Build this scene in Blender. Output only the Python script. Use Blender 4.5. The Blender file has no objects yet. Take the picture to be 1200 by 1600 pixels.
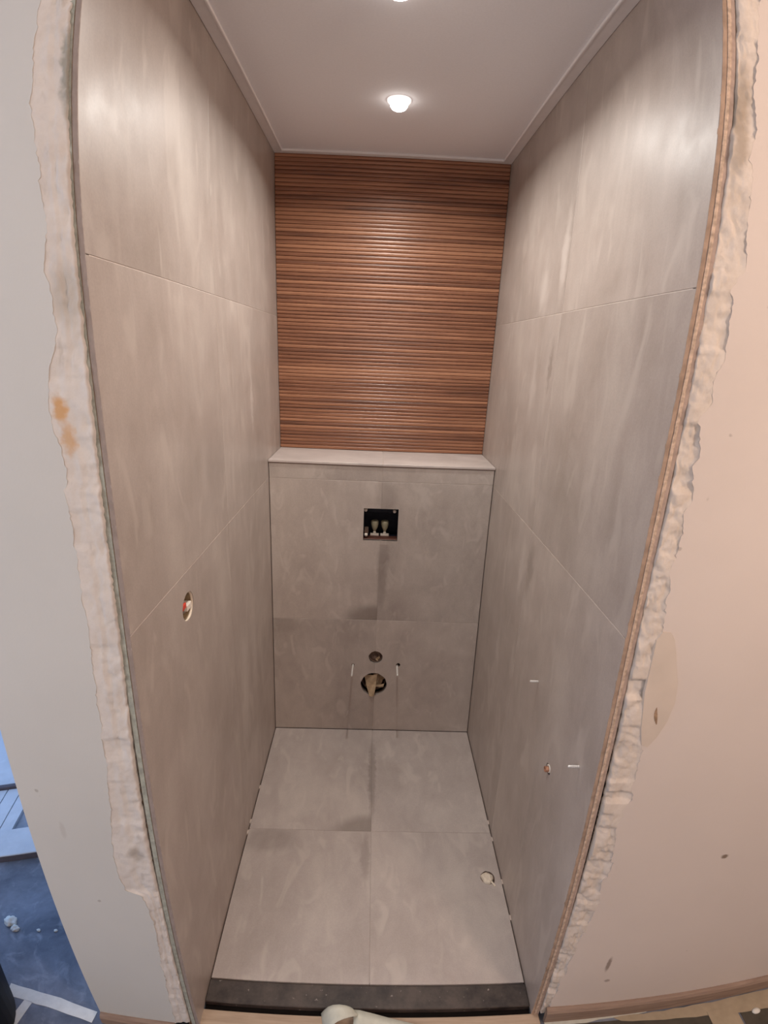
import bpy, bmesh, math, random
from mathutils import Vector, Matrix, noise
random.seed(7)
SC = bpy.context.scene
COL = SC.collection
PI = math.pi

# ------------------------------------------------------------------ camera
# wide phone lens: its barrel distortion is a fisheye polynomial, angle = a1 r + a2 r^2 + a3 r^3 + a4 r^4 (r in pixels of 1200x1600)
A1, A2, A3, A4 = 0.0012856575500074503, -1.5095086239022836e-07, -5.531785474014595e-10, 4.060064937843662e-13
CAM = Vector((0.40166585, -0.77000094, 1.64501008))
PITCH, ROLL, YAW = -0.307275533149338, -0.0420220543923292, 0.025352173377843654
cd = bpy.data.cameras.new('camera')
cam = bpy.data.objects.new('camera', cd)
COL.objects.link(cam)
SC.camera = cam
cd.type = 'PANO'
cd.sensor_fit = 'VERTICAL'
cd.sensor_height, cd.sensor_width = 36.0, 27.0
cd.clip_start = 0.02
PX = 36.0 / 1600.0
pc = cd if hasattr(cd, 'panorama_type') else cd.cycles
pc.panorama_type = 'FISHEYE_LENS_POLYNOMIAL'
pc.fisheye_fov = 3.1
pc.fisheye_polynomial_k0 = 0.0
pc.fisheye_polynomial_k1 = -A1 / PX
pc.fisheye_polynomial_k2 = -A2 / PX ** 2
pc.fisheye_polynomial_k3 = -A3 / PX ** 3
pc.fisheye_polynomial_k4 = -A4 / PX ** 4
_c, _s = math.cos, math.sin
Ym = Matrix(((_c(YAW), -_s(YAW), 0), (_s(YAW), _c(YAW), 0), (0, 0, 1)))
Pm = Matrix(((1, 0, 0), (0, -_s(PITCH), _c(PITCH)), (0, _c(PITCH), _s(PITCH))))
Rm = Matrix(((_c(ROLL), -_s(ROLL), 0), (_s(ROLL), _c(ROLL), 0), (0, 0, 1)))
R = Rm @ Pm @ Ym                      # rows: right, up, forward
m = Matrix((R[0], R[1], -R[2])).transposed().to_4x4()
m.translation = CAM
cam.matrix_world = m

# ------------------------------------------------------------------ world, lamps, exposure
LAMP = 6.0              # watts of each of the two downlights
SKY = 1.45              # daylight that comes in from the open room on the left
HALL_LAMP = 38.0         # warm lamp of the hall, behind and right of the camera
w = bpy.data.worlds.new('daylight')
SC.world = w
w.use_nodes = True
w.node_tree.nodes['Background'].inputs[0].default_value = (0.34, 0.55, 1.0, 1)
w.node_tree.nodes['Background'].inputs[1].default_value = SKY
def lamp(name, kind, loc, energy, color, size=0.1, rot=(0, 0, 0)):
    l = bpy.data.lights.new(name, kind)
    l.energy = energy; l.color = color
    if kind == 'AREA': l.size = size
    else: l.shadow_soft_size = size
    o = bpy.data.objects.new(name, l); o.location = loc; o.rotation_euler = rot
    COL.objects.link(o)
    return o
lamp('hall_lamp', 'POINT', (1.55, -1.05, 2.15), HALL_LAMP, (1.0, 0.78, 0.62), 0.12)
lamp('hall_window', 'AREA', (-1.4, -1.7, 1.7), 27.0, (1.0, 0.97, 0.95), 1.2, (math.radians(80), 0, math.radians(-40)))
vs = SC.view_settings
vs.view_transform = 'Standard'; vs.look = 'None'; vs.gamma = 1.0; vs.exposure = 0.0
vs.use_curve_mapping = False
SC.cycles.use_denoising = True
SC.cycles.max_bounces = 10
SC.cycles.diffuse_bounces = 6

# ------------------------------------------------------------------ measures (metres)
W = 0.873
YL, YR = -0.004, 0.042          # front edges of the side wall tiles
YB, YU = 1.137, 1.393           # boxed-in lower back wall, upper back wall
H, ZS = 2.324, 1.234            # ceiling, ledge
Z2, Z3, ZB = 1.1655, 1.756, 0.557
XC = 0.439
YFF, YFJ = 0.125, 0.623
YWL, YWR = -0.015, 0.033        # painted hall wall, left and right
FL = -0.022                     # bare hall floor

# ------------------------------------------------------------------ helpers
def srgb(h):
    h = h.lstrip('#')
    f = lambda c: c / 12.92 if c <= 0.04045 else ((c + 0.055) / 1.055) ** 2.4
    return tuple(f(int(h[i:i + 2], 16) / 255) for i in (0, 2, 4)) + (1.0,)
class NT:
    def __init__(s, name, rough=0.6, spec=0.4, metal=0.0):
        s.m = bpy.data.materials.new(name); s.m.use_nodes = True
        s.t = s.m.node_tree; s.N = s.t.nodes; s.b = s.N['Principled BSDF']
        s.b.inputs['Roughness'].default_value = rough
        s.b.inputs['Specular IOR Level'].default_value = spec
        s.b.inputs['Metallic'].default_value = metal
        s._tc = s._oi = None
    def put(s, sock, v):
        if hasattr(v, 'is_linked'): s.t.links.new(v, sock)
        else: sock.default_value = v
    def obj(s):
        if not s._tc: s._tc = s.N.new('ShaderNodeTexCoord')
        return s._tc.outputs['Object']
    def rnd(s):
        if not s._oi: s._oi = s.N.new('ShaderNodeObjectInfo')
        return s._oi.outputs['Random']
    def math(s, op, a, b=0.0, c=0.0):
        n = s.N.new('ShaderNodeMath'); n.operation = op
        for k, v in enumerate((a, b, c)): s.put(n.inputs[k], v)
        return n.outputs[0]
    def vec(s, op, a, b):
        n = s.N.new('ShaderNodeVectorMath'); n.operation = op
        s.put(n.inputs[0], a); s.put(n.inputs[1], b)
        return n.outputs[0]
    def xyz(s, v):
        n = s.N.new('ShaderNodeSeparateXYZ'); s.put(n.inputs[0], v); return n.outputs
    def cmb(s, x, y, z):
        n = s.N.new('ShaderNodeCombineXYZ')
        for k, v in enumerate((x, y, z)): s.put(n.inputs[k], v)
        return n.outputs[0]
    def noise(s, v, scale, detail=3.0, rough=0.55, dist=0.0):
        n = s.N.new('ShaderNodeTexNoise'); s.put(n.inputs['Vector'], v)
        n.inputs['Scale'].default_value = scale; n.inputs['Detail'].default_value = detail
        n.inputs['Roughness'].default_value = rough; n.inputs['Distortion'].default_value = dist
        return n.outputs[0]
    def ramp(s, f, stops, interp='LINEAR'):
        n = s.N.new('ShaderNodeValToRGB'); s.put(n.inputs[0], f)
        e = n.color_ramp.elements; n.color_ramp.interpolation = interp
        while len(e) < len(stops): e.new(0.5)
        for k, (p, c) in enumerate(stops):
            e[k].position = p; e[k].color = c if not isinstance(c, float) else (c, c, c, 1)
        return n.outputs[0]
    def mix(s, f, a, b, mode='MIX'):
        n = s.N.new('ShaderNodeMix'); n.data_type = 'RGBA'; n.blend_type = mode
        s.put(n.inputs[0], f); s.put(n.inputs[6], a); s.put(n.inputs[7], b)
        return n.outputs[2]
    def sstep(s, v, lo, hi):
        n = s.N.new('ShaderNodeMapRange'); n.interpolation_type = 'SMOOTHSTEP'
        s.put(n.inputs[0], v); n.inputs[1].default_value = lo; n.inputs[2].default_value = hi
        return n.outputs[0]
    def spot(s, v, c, r, soft=0.4, wob=0.0):
        """1 inside an ellipsoid, falling to 0 at its rim"""
        if wob:
            nn = s.N.new('ShaderNodeTexNoise'); s.put(nn.inputs['Vector'], v); nn.inputs['Scale'].default_value = 1.0 / max(min(r), 1e-3)
            v = s.vec('ADD', v, s.vec('MULTIPLY', s.vec('SUBTRACT', nn.outputs['Color'], (0.5, 0.5, 0.5)), (wob, wob, wob)))
        d = s.vec('DIVIDE', s.vec('SUBTRACT', v, c), r)
        n = s.N.new('ShaderNodeVectorMath'); n.operation = 'LENGTH'; s.put(n.inputs[0], d)
        return s.sstep(n.outputs['Value'], 1.0, 1.0 - soft)
    def bump(s, h, strength=0.2, dist=0.002):
        n = s.N.new('ShaderNodeBump'); s.put(n.inputs['Height'], h)
        n.inputs['Strength'].default_value = strength; n.inputs['Distance'].default_value = dist
        s.t.links.new(n.outputs[0], s.b.inputs['Normal'])
    def col(s, c): s.put(s.b.inputs['Base Color'], c); return s.m
    def rough(s, v): s.put(s.b.inputs['Roughness'], v)
def plain(name, hexc, rough=0.6, spec=0.4, metal=0.0, var=0.12, scale=40.0):
    n = NT(name, rough, spec, metal)
    f = n.noise(n.obj(), scale, 3.0)
    c = srgb(hexc)
    lo = tuple(x * (1 - var) for x in c[:3]) + (1,); hi = tuple(min(1, x * (1 + var)) for x in c[:3]) + (1,)
    return n.col(n.ramp(f, [(0.3, lo), (0.7, hi)]))

def link(name, me, mat=None, parent=None, smooth=False):
    if mat is not None and not me.materials: me.materials.append(mat)
    if smooth:
        for p in me.polygons: p.use_smooth = True
    o = bpy.data.objects.new(name, me); COL.objects.link(o)
    if parent is not None: o.parent = parent
    return o
def mesh(bm, name):
    bmesh.ops.recalc_face_normals(bm, faces=bm.faces[:])
    me = bpy.data.meshes.new(name); bm.to_mesh(me); bm.free(); return me
def obj(name, bm, mat, parent=None, smooth=False): return link(name, mesh(bm, name), mat, parent, smooth)
def bx(bm, lo, hi, bev=0.0):
    vs_ = [bm.verts.new((x, y, z)) for x in (lo[0], hi[0]) for y in (lo[1], hi[1]) for z in (lo[2], hi[2])]
    fs = [bm.faces.new([vs_[i] for i in q]) for q in ((0, 1, 3, 2), (4, 6, 7, 5), (0, 4, 5, 1), (2, 3, 7, 6), (0, 2, 6, 4), (1, 5, 7, 3))]
    if bev:
        es = {e for f in fs for e in f.edges}
        bmesh.ops.bevel(bm, geom=list(es), offset=bev, segments=1, affect='EDGES', profile=0.5)
def box(name, lo, hi, mat, parent=None, bev=0.0):
    bm = bmesh.new(); bx(bm, lo, hi, bev); return obj(name, bm, mat, parent)
def frame(axis):
    a = Vector(axis).normalized()
    u = a.orthogonal().normalized(); return u, a.cross(u), a
def lathe(bm, prof, base, axis, seg=24):
    """prof: (radius, height) pairs, turned about AXIS from BASE; closed with caps where the radius ends above 0"""
    u, v, a = frame(axis); base = Vector(base); rings = []
    for r, h in prof:
        rings.append([bm.verts.new(base + a * h + (u * math.cos(2 * PI * k / seg) + v * math.sin(2 * PI * k / seg)) * r) for k in range(seg)])
    for A, B in zip(rings, rings[1:]):
        for k in range(seg): bm.faces.new((A[k], A[(k + 1) % seg], B[(k + 1) % seg], B[k]))
    bm.faces.new(rings[0]); bm.faces.new(rings[-1][::-1])
def ring(bm, r0, r1, h0, h1, base, axis, seg=28):
    """a pipe wall: inner radius r0, outer r1, from h0 to h1"""
    u, v, a = frame(axis); base = Vector(base); R_ = []
    for r, h in ((r0, h0), (r1, h0), (r1, h1), (r0, h1)):
        R_.append([bm.verts.new(base + a * h + (u * math.cos(2 * PI * k / seg) + v * math.sin(2 * PI * k / seg)) * r) for k in range(seg)])
    for i in range(4):
        A, B = R_[i], R_[(i + 1) % 4]
        for k in range(seg): bm.faces.new((A[k], A[(k + 1) % seg], B[(k + 1) % seg], B[k]))
def tube(bm, pts, r, seg=8):
    pts = [Vector(p) for p in pts]; rings = []
    for i, p in enumerate(pts):
        d = pts[min(i + 1, len(pts) - 1)] - pts[max(i - 1, 0)]
        u, v, a = frame(d)
        if rings:
            u = (lu - a * lu.dot(a)).normalized(); v = a.cross(u)
        lu = u
        rings.append([bm.verts.new(p + (u * math.cos(2 * PI * k / seg) + v * math.sin(2 * PI * k / seg)) * r) for k in range(seg)])
    for A, B in zip(rings, rings[1:]):
        for k in range(seg): bm.faces.new((A[k], A[(k + 1) % seg], B[(k + 1) % seg], B[k]))
    bm.faces.new(rings[0]); bm.faces.new(rings[-1][::-1])
def ribbon(bm, rows, th=0.0008):
    """a thin strip through ROWS of points, with real thickness"""
    top = [[bm.verts.new(p) for p in r] for r in rows]
    low = [[bm.verts.new(Vector(p) - Vector((0, 0, th))) for p in r] for r in rows]
    n = len(rows[0])
    for a in range(len(rows) - 1):
        for b in range(n - 1):
            bm.faces.new((top[a][b], top[a + 1][b], top[a + 1][b + 1], top[a][b + 1]))
            bm.faces.new((low[a][b], low[a][b + 1], low[a + 1][b + 1], low[a + 1][b]))
        for b in (0, n - 1): bm.faces.new((top[a][b], low[a][b], low[a + 1][b], top[a + 1][b]))
    for a in (0, len(rows) - 1):
        for b in range(n - 1): bm.faces.new((top[a][b], top[a][b + 1], low[a][b + 1], low[a][b]))
def cutter(kind, c, r, axis, depth=0.2, jag=0.0, seg=26):
    bm = bmesh.new()
    if kind == 'round':
        u, v, a = frame(axis); c = Vector(c); R_ = []
        rr = [r * (1 + random.uniform(-jag, jag)) for _ in range(seg)]
        for h in (-depth / 2, depth / 2):
            R_.append([bm.verts.new(c + a * h + (u * math.cos(2 * PI * k / seg) + v * math.sin(2 * PI * k / seg)) * rr[k]) for k in range(seg)])
        for k in range(seg): bm.faces.new((R_[0][k], R_[0][(k + 1) % seg], R_[1][(k + 1) % seg], R_[1][k]))
        bm.faces.new(R_[0][::-1]); bm.faces.new(R_[1])
    else:
        bx(bm, c, r)
    bmesh.ops.recalc_face_normals(bm, faces=bm.faces[:])
    me = bpy.data.meshes.new('cut'); bm.to_mesh(me); bm.free()
    o = bpy.data.objects.new('cut', me); COL.objects.link(o); return o
def carve(objs, cuts):
    for o in objs:
        for k in cuts:
            md = o.modifiers.new('b', 'BOOLEAN'); md.object = k; md.operation = 'DIFFERENCE'; md.solver = 'EXACT'
    dg = bpy.context.evaluated_depsgraph_get(); dg.update()
    for o in objs:
        me = bpy.data.meshes.new_from_object(o.evaluated_get(dg)); o.modifiers.clear(); o.data = me
    for k in cuts:
        me = k.data; bpy.data.objects.remove(k); bpy.data.meshes.remove(me)
def tag(o, label, cat, group=None):
    o['label'] = label; o['category'] = cat
    if group: o['group'] = group
    return o
def thing(name, label, cat, loc=(0, 0, 0), group=None):
    o = bpy.data.objects.new(name, None); o.empty_display_size = 0.02; COL.objects.link(o)
    o.location = loc; return tag(o, label, cat, group)
def part(name, bm, mat, root, smooth=False, label=None):
    """a part modelled in world coordinates, parented under ROOT (an Empty at its own location)"""
    loc = root.location if root.type == 'EMPTY' else root.parent.location
    bmesh.ops.translate(bm, verts=bm.verts[:], vec=-Vector(loc))
    o = obj(name, bm, mat, root, smooth)
    if label: o['label'] = label
    return o
def struct(o): o['kind'] = 'structure'; return o

# ------------------------------------------------------------------ materials
def concrete(name, streak, lo, mid, hi, rough=0.36, stains=(), marks=()):
    """concrete-look porcelain: cloudy, brushed along one direction, each tile cut from another place of the print"""
    n = NT(name, rough, 0.5)
    p = n.obj()
    off = n.math('MULTIPLY', n.rnd(), 37.0)
    q = n.vec('ADD', p, n.cmb(off, off, off))
    s = n.vec('MULTIPLY', q, streak)
    f1 = n.noise(s, 2.2, 5.0, 0.6, 0.6)
    f2 = n.noise(q, 5.0, 6.0, 0.62, 0.3)
    f3 = n.noise(n.vec('MULTIPLY', q, tuple(2.0 * x for x in streak)), 2.6, 4.0, 0.6, 1.4)
    f = n.math('ADD', n.math('MULTIPLY', f1, 0.36), n.math('ADD', n.math('MULTIPLY', f2, 0.44), n.math('MULTIPLY', f3, 0.2)))
    c = n.ramp(f, [(0.34, srgb(lo)), (0.5, srgb(mid)), (0.66, srgb(hi))])
    fine = n.noise(q, 260.0, 2.0)
    c = n.mix(0.22, c, n.ramp(fine, [(0.3, 0.32), (0.7, 0.5)]), 'OVERLAY')
    # pale brushed wisps of the print
    wv = n.ramp(n.noise(n.vec('MULTIPLY', q, tuple(1.6 * x for x in streak)), 4.0, 2.0, 0.5, 0.9), [(0.57, 0.0), (0.70, 0.55)])
    c = n.mix(wv, c, srgb(hi))
    for cen, rad, (lo_x, hi_x), (lo_v, hi_v), ax, amt in stains:
        f_ = n.spot(p, cen, rad, 0.55, 0.02)
        X = n.xyz(p)
        f_ = n.math('MULTIPLY', f_, n.math('MULTIPLY', n.math('GREATER_THAN', X[0], lo_x), n.math('LESS_THAN', X[0], hi_x)))
        f_ = n.math('MULTIPLY', f_, n.math('MULTIPLY', n.math('GREATER_THAN', X[ax], lo_v), n.math('LESS_THAN', X[ax], hi_v)))
        c = n.mix(n.math('MULTIPLY', f_, amt), c, srgb('#5f5148'))
    for cen, rad, hexc, amt in marks:
        c = n.mix(n.math('MULTIPLY', n.spot(p, cen, rad, 0.8, 0.05), amt), c, srgb(hexc))
    tone = n.math('ADD', n.math('MULTIPLY', n.rnd(), 0.14), 0.93)
    c = n.mix(1.0, c, n.cmb(tone, tone, tone), 'MULTIPLY')
    n.rough(n.ramp(n.noise(q, 9.0, 4.0), [(0.3, rough - 0.05), (0.7, rough + 0.08)]))
    n.bump(fine, 0.06, 0.001)
    return n.col(c)
M = {}
M['tile_side'] = concrete('concrete tile walls', (2.6, 2.6, 0.9), '#9c8f86', '#aa9d95', '#b8aca3', 0.37, marks=(
    ((0, 0.69, 0.55), (0.05, 0.07, 0.33), '#c2b8b0', 0.5), ((0, 0.82, 0.62), (0.05, 0.05, 0.30), '#bdb2aa', 0.4),
    ((0, 0.50, 1.36), (0.05, 0.09, 0.20), '#948780', 0.45), ((0, 0.42, 1.95), (0.05, 0.07, 0.20), '#c0b5ac', 0.4),
    ((0, 0.66, 1.9), (0.05, 0.035, 0.4), '#94877f', 0.4), ((0, 0.92, 1.47), (0.05, 0.02, 0.14), '#c8beb6', 0.5),
    ((W, 0.66, 1.90), (0.05, 0.035, 0.16), '#cabfb7', 0.6), ((W, 0.80, 1.83), (0.05, 0.06, 0.09), '#c8bdb5', 0.5),
    ((W, 0.665, 1.62), (0.05, 0.02, 0.09), '#857970', 0.6), ((W, 0.80, 1.55), (0.05, 0.04, 0.13), '#c4b9b1', 0.45),
    ((W, 0.60, 1.04), (0.05, 0.035, 0.13), '#857970', 0.6), ((W, 0.68, 1.02), (0.05, 0.03, 0.15), '#c2b7af', 0.4),
    ((W, 0.83, 0.60), (0.05, 0.03, 0.25), '#bfb4ac', 0.35), ((W, 0.33, 0.40), (0.05, 0.02, 0.28), '#8a7e76', 0.3)))
M['tile_back'] = concrete('concrete tile boxed wall', (3.0, 3.0, 1.6), '#a89b93', '#b9ada4', '#c8bdb4', 0.44, stains=(
    ((0.425, YB, ZB), (0.15, 0.2, 0.085), (-1, XC), (ZB, 9), 2, 0.55),
    ((0.455, YB, 0.80), (0.030, 0.2, 0.25), (-1, 9), (ZB, 0.9), 2, 0.28),
    ((0.455, YB, 1.10), (0.06, 0.2, 0.085), (-1, 9), (1.0, Z2), 2, 0.25),
    ((0.02, YB, ZB - 0.03), (0.14, 0.2, 0.05), (-1, 9), (0, ZB), 2, 0.2)))
M['tile_floor'] = concrete('concrete tile floor', (2.6, 1.2, 2.0), '#a39790', '#b1a59f', '#c0b5ad', 0.45, stains=(
    ((0.425, YFJ, 0), (0.15, 0.085, 0.2), (-1, XC), (YFJ, 9), 1, 0.5),
    ((0.44, 0.88, 0), (0.02, 0.24, 0.2), (-1, 9), (YFJ, 9), 1, 0.35),
    ((0.42, 0.52, 0), (0.02, 0.11, 0.2), (-1, 9), (0, YFJ), 1, 0.25),
    ((0.08, 0.58, 0), (0.12, 0.06, 0.2), (-1, 9), (0, YFJ), 1, 0.25)))
M['ledge'] = concrete('concrete tile ledge with sheen', (1.2, 2.6, 2.0), '#b5a9a2', '#c3b7b1', '#cfc4bd', 0.42)  # paler than the other tiles: grazing reflection put into the colour
M['grout'] = plain('pale grout', '#c0b3a9', 0.9, 0.2)
M['grout_dark'] = plain('open joint mortar', '#5a4a42', 0.95, 0.1)
M['edge_mauve'] = plain('grey tile edge', '#958983', 0.8, 0.2, var=0.1, scale=50)
M['edge_brown'] = plain('dusty brown tile edge', '#a48d7b', 0.9, 0.15, var=0.25, scale=35)
M['board_green'] = plain('green plasterboard edge', '#a0a39a', 0.9, 0.2, var=0.2, scale=90)
M['board_tan'] = plain('tan board edge', '#a89488', 0.9, 0.2, var=0.2, scale=60)
M['adhesive'] = plain('tile adhesive', '#9a8069', 0.95, 0.1, var=0.35, scale=120)
M['adhesive_tan'] = plain('tan tile adhesive', '#bfa996', 0.95, 0.1, var=0.3, scale=120)
M['dark'] = plain('dark cavity', '#14100e', 0.95, 0.1)
M['ceiling'] = plain('matt white ceiling', '#e8e7ea', 0.85, 0.25, var=0.02, scale=200)
M['trim'] = plain('white satin trim', '#e6e3e3', 0.5, 0.4, var=0.02)
def painted(name, c1, c2, spots=()):
    n = NT(name, 0.75, 0.25)
    p = n.obj()
    c = n.ramp(n.noise(p, 2.0, 4.0), [(0.3, srgb(c1)), (0.7, srgb(c2))])
    for cen, rad, hexc, amt in spots: c = n.mix(n.math('MULTIPLY', n.spot(p, cen, rad, 0.6, min(rad) * 0.8), amt), c, srgb(hexc))
    sp = n.ramp(n.noise(p, 38.0, 1.0), [(0.80, 0.0), (0.84, 0.35)])
    c = n.mix(sp, c, srgb('#6a5a50'))
    n.bump(n.noise(p, 300.0, 3.0), 0.12, 0.001)
    return n.col(c)
M['paint_left'] = painted('white wall paint left', '#c4c3bf', '#cbcac6', (((-0.19, YWL, 0.72), (0.008, 0.1, 0.03), '#a39a94', 0.25),))
M['paint_right'] = painted('white wall paint right', '#cfc3ba', '#d6cac1', (
    ((1.219, YWR, 0.607), (0.012, 0.1, 0.009), '#6b5640', 0.85),
    ((1.03, YWR, 0.225), (0.008, 0.1, 0.040), '#7d6b60', 0.75), ((1.045, YWR, 0.15), (0.011, 0.1, 0.008), '#7d6b60', 0.6)))
def plaster(name, base, pale, stain):
    n = NT(name, 0.95, 0.15)
    p = n.obj()
    c = n.ramp(n.noise(p, 28.0, 6.0, 0.65), [(0.32, srgb(base)), (0.62, srgb(pale))])
    c = n.mix(n.ramp(n.noise(n.vec('MULTIPLY', p, (1, 1, 0.35)), 60.0, 3.0), [(0.62, 0.0), (0.75, 0.3)]), c, srgb('#8f867c'))
    for cen, rad, hexc, amt in stain: c = n.mix(n.math('MULTIPLY', n.spot(p, cen, rad, 0.7, 0.02), amt), c, srgb(hexc))
    n.bump(n.noise(p, 160.0, 5.0), 0.25, 0.002)
    return n.col(c)
M['plaster_left'] = plaster('broken white plaster left', '#ccc5bf', '#d6d0ca', (
    ((-0.058, YWL, 1.545), (0.014, 0.1, 0.03), '#c99a63', 0.85), ((-0.05, YWL, 1.50), (0.014, 0.1, 0.035), '#c99a63', 0.7),
    ((-0.012, YWL, 1.99), (0.014, 0.1, 0.09), '#6c7064', 0.6), ((-0.03, YWL, 1.70), (0.03, 0.1, 0.06), '#a59d92', 0.5),
    ((-0.05, YWL, 0.66), (0.02, 0.1, 0.03), '#84796f', 0.45)))
M['plaster_right'] = plaster('broken white plaster right', '#cabdb0', '#d8cdc2', (((0.905, YWR, 1.99), (0.02, 0.1, 0.12), '#8f7f6d', 0.6),))
M['filler'] = plain('smooth filler patch', '#cdbfb1', 0.85, 0.2, var=0.05, scale=12)
def wood_slat():
    n = NT('fluted walnut-look glaze', 0.38, 0.5)
    p = n.obj()
    off = n.math('MULTIPLY', n.rnd(), 23.0)
    q = n.vec('ADD', n.vec('MULTIPLY', p, (1.4, 9.0, 60.0)), n.cmb(off, 0.0, 0.0))
    f = n.noise(q, 2.4, 5.0, 0.65, 0.4)
    band = n.noise(n.vec('MULTIPLY', p, (0.5, 1.0, 16.0)), 1.6, 3.0, 0.6)
    f = n.math('ADD', n.math('MULTIPLY', f, 0.5), n.math('ADD', n.math('MULTIPLY', band, 0.35), n.math('MULTIPLY', n.rnd(), 0.15)))
    c = n.ramp(f, [(0.32, srgb('#4f3226')), (0.47, srgb('#80533c')), (0.62, srgb('#a87658'))])
    return n.col(c)
M['wood'] = wood_slat()
M['wood_back'] = plain('fluted panel grooves', '#4a2e20', 0.7, 0.2)
def stone():
    n = NT('dark hardstone', 0.5, 0.4)
    p = n.obj()
    c = n.ramp(n.noise(p, 14.0, 6.0, 0.65), [(0.35, srgb('#2a2220')), (0.65, srgb('#50453f'))])
    c = n.mix(n.ramp(n.noise(p, 75.0, 2.0), [(0.68, 0.0), (0.74, 0.7)]), c, srgb('#9a8f88'))
    n.bump(n.noise(p, 90.0, 3.0), 0.2, 0.002)
    return n.col(c)
M['stone'] = stone()
def timber(name, a, b, d=(3.0, 40.0, 40.0)):
    n = NT(name, 0.65, 0.3); p = n.obj()
    c = n.ramp(n.noise(n.vec('MULTIPLY', p, d), 3.0, 5.0, 0.6, 0.5), [(0.3, srgb(a)), (0.7, srgb(b))])
    return n.col(c)
M['batten'] = timber('pale raw timber', '#9c8672', '#b39d88')
M['skirt'] = timber('dusty timber trim', '#846e60', '#9c8676')
def cement(name, a, b, c2, amt=0.4):
    n = NT(name, 0.6, 0.35); p = n.obj()
    c = n.ramp(n.noise(p, 5.0, 8.0, 0.65, 0.4), [(0.3, srgb(a)), (0.68, srgb(b))])
    c = n.mix(n.ramp(n.noise(p, 17.0, 4.0, 0.6, 0.8), [(0.55, 0.0), (0.75, amt)]), c, srgb(c2))
    n.bump(n.noise(p, 30.0, 5.0), 0.4, 0.004)
    return n.col(c)
M['floor_hall'] = cement('dusty dark screed', '#474c57', '#7d828d', '#a9adb4')
M['sill'] = cement('pale dusty board', '#b4b8bc', '#c8ccd0', '#d6dade')
M['screed_pale'] = plain('grey dusty underlay', '#8b929c', 0.85, 0.2, var=0.15, scale=20)
M['sill_dark'] = plain('grey sill edge', '#5b5458', 0.7, 0.3)
M['paper'] = plain('torn white paper tape', '#c4c3b6', 0.85, 0.2, var=0.07, scale=60)
M['tape'] = plain('masking tape', '#d9d6cc', 0.8, 0.25, var=0.06, scale=50)
M['cream_paper'] = plain('cream floor paper', '#a5967f', 0.85, 0.2, var=0.08, scale=30)
M['card'] = plain('dark floor card', '#4d483f', 0.85, 0.2, var=0.2, scale=25)
M['black'] = plain('black rubber', '#0c0c10', 0.6, 0.25)
M['black_plastic'] = plain('black plastic box', '#171b28', 0.5, 0.35)
M['brown_plastic'] = plain('brown plastic rim', '#5a372d', 0.55, 0.35)
M['valve'] = plain('translucent grey plastic', '#a09a80', 0.4, 0.5)
M['white_plastic'] = plain('white plastic', '#ddd3c6', 0.45, 0.45, var=0.04)
M['zinc'] = plain('zinc plated steel', '#d8d4cf', 0.35, 0.5, 0.35, var=0.08, scale=300)
M['tan_paper'] = plain('brown crumpled paper', '#b0997c', 0.6, 0.35, var=0.15, scale=60)
M['pipe_grey'] = plain('dusty grey pipe', '#6a574b', 0.7, 0.3)
M['pipe_dark'] = plain('dark pipe inside', '#2a201b', 0.8, 0.2)
M['copper'] = plain('copper pipe', '#a8795f', 0.45, 0.4, 0.4)
M['red'] = plain('red wire sleeve', '#c8402f', 0.45, 0.4)
M['cable'] = plain('grey cable', '#8b8078', 0.55, 0.4)
M['box_cream'] = plain('brown box wall', '#75644c', 0.6, 0.3, var=0.3)
M['crumpled'] = plain('cream plug', '#d9cbb9', 0.7, 0.3, var=0.08)
M['lamp_ring'] = plain('white lamp ring', '#e6e0dc', 0.5, 0.4, var=0.02)
def glow(name, rgb, strength):
    mt = bpy.data.materials.new(name); mt.use_nodes = True
    t = mt.node_tree; t.nodes.clear()
    e = t.nodes.new('ShaderNodeEmission'); o = t.nodes.new('ShaderNodeOutputMaterial')
    e.inputs[0].default_value = rgb + (1,); e.inputs[1].default_value = strength
    t.links.new(e.outputs[0], o.inputs[0]); return mt
M['lens'] = glow('downlight lens', (1.0, 0.93, 0.86), 9.0)
M['halo'] = glow('lamp halo glow', (1.0, 0.86, 0.80), 1.3)  # weak emission standing in for the bloom around the lens

def fbm(x, y, z, s): return noise.fractal(Vector((x, y, z)) * s, 0.9, 2.1, 4)
# ================================================================== room shell
G = 0.0006
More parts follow.
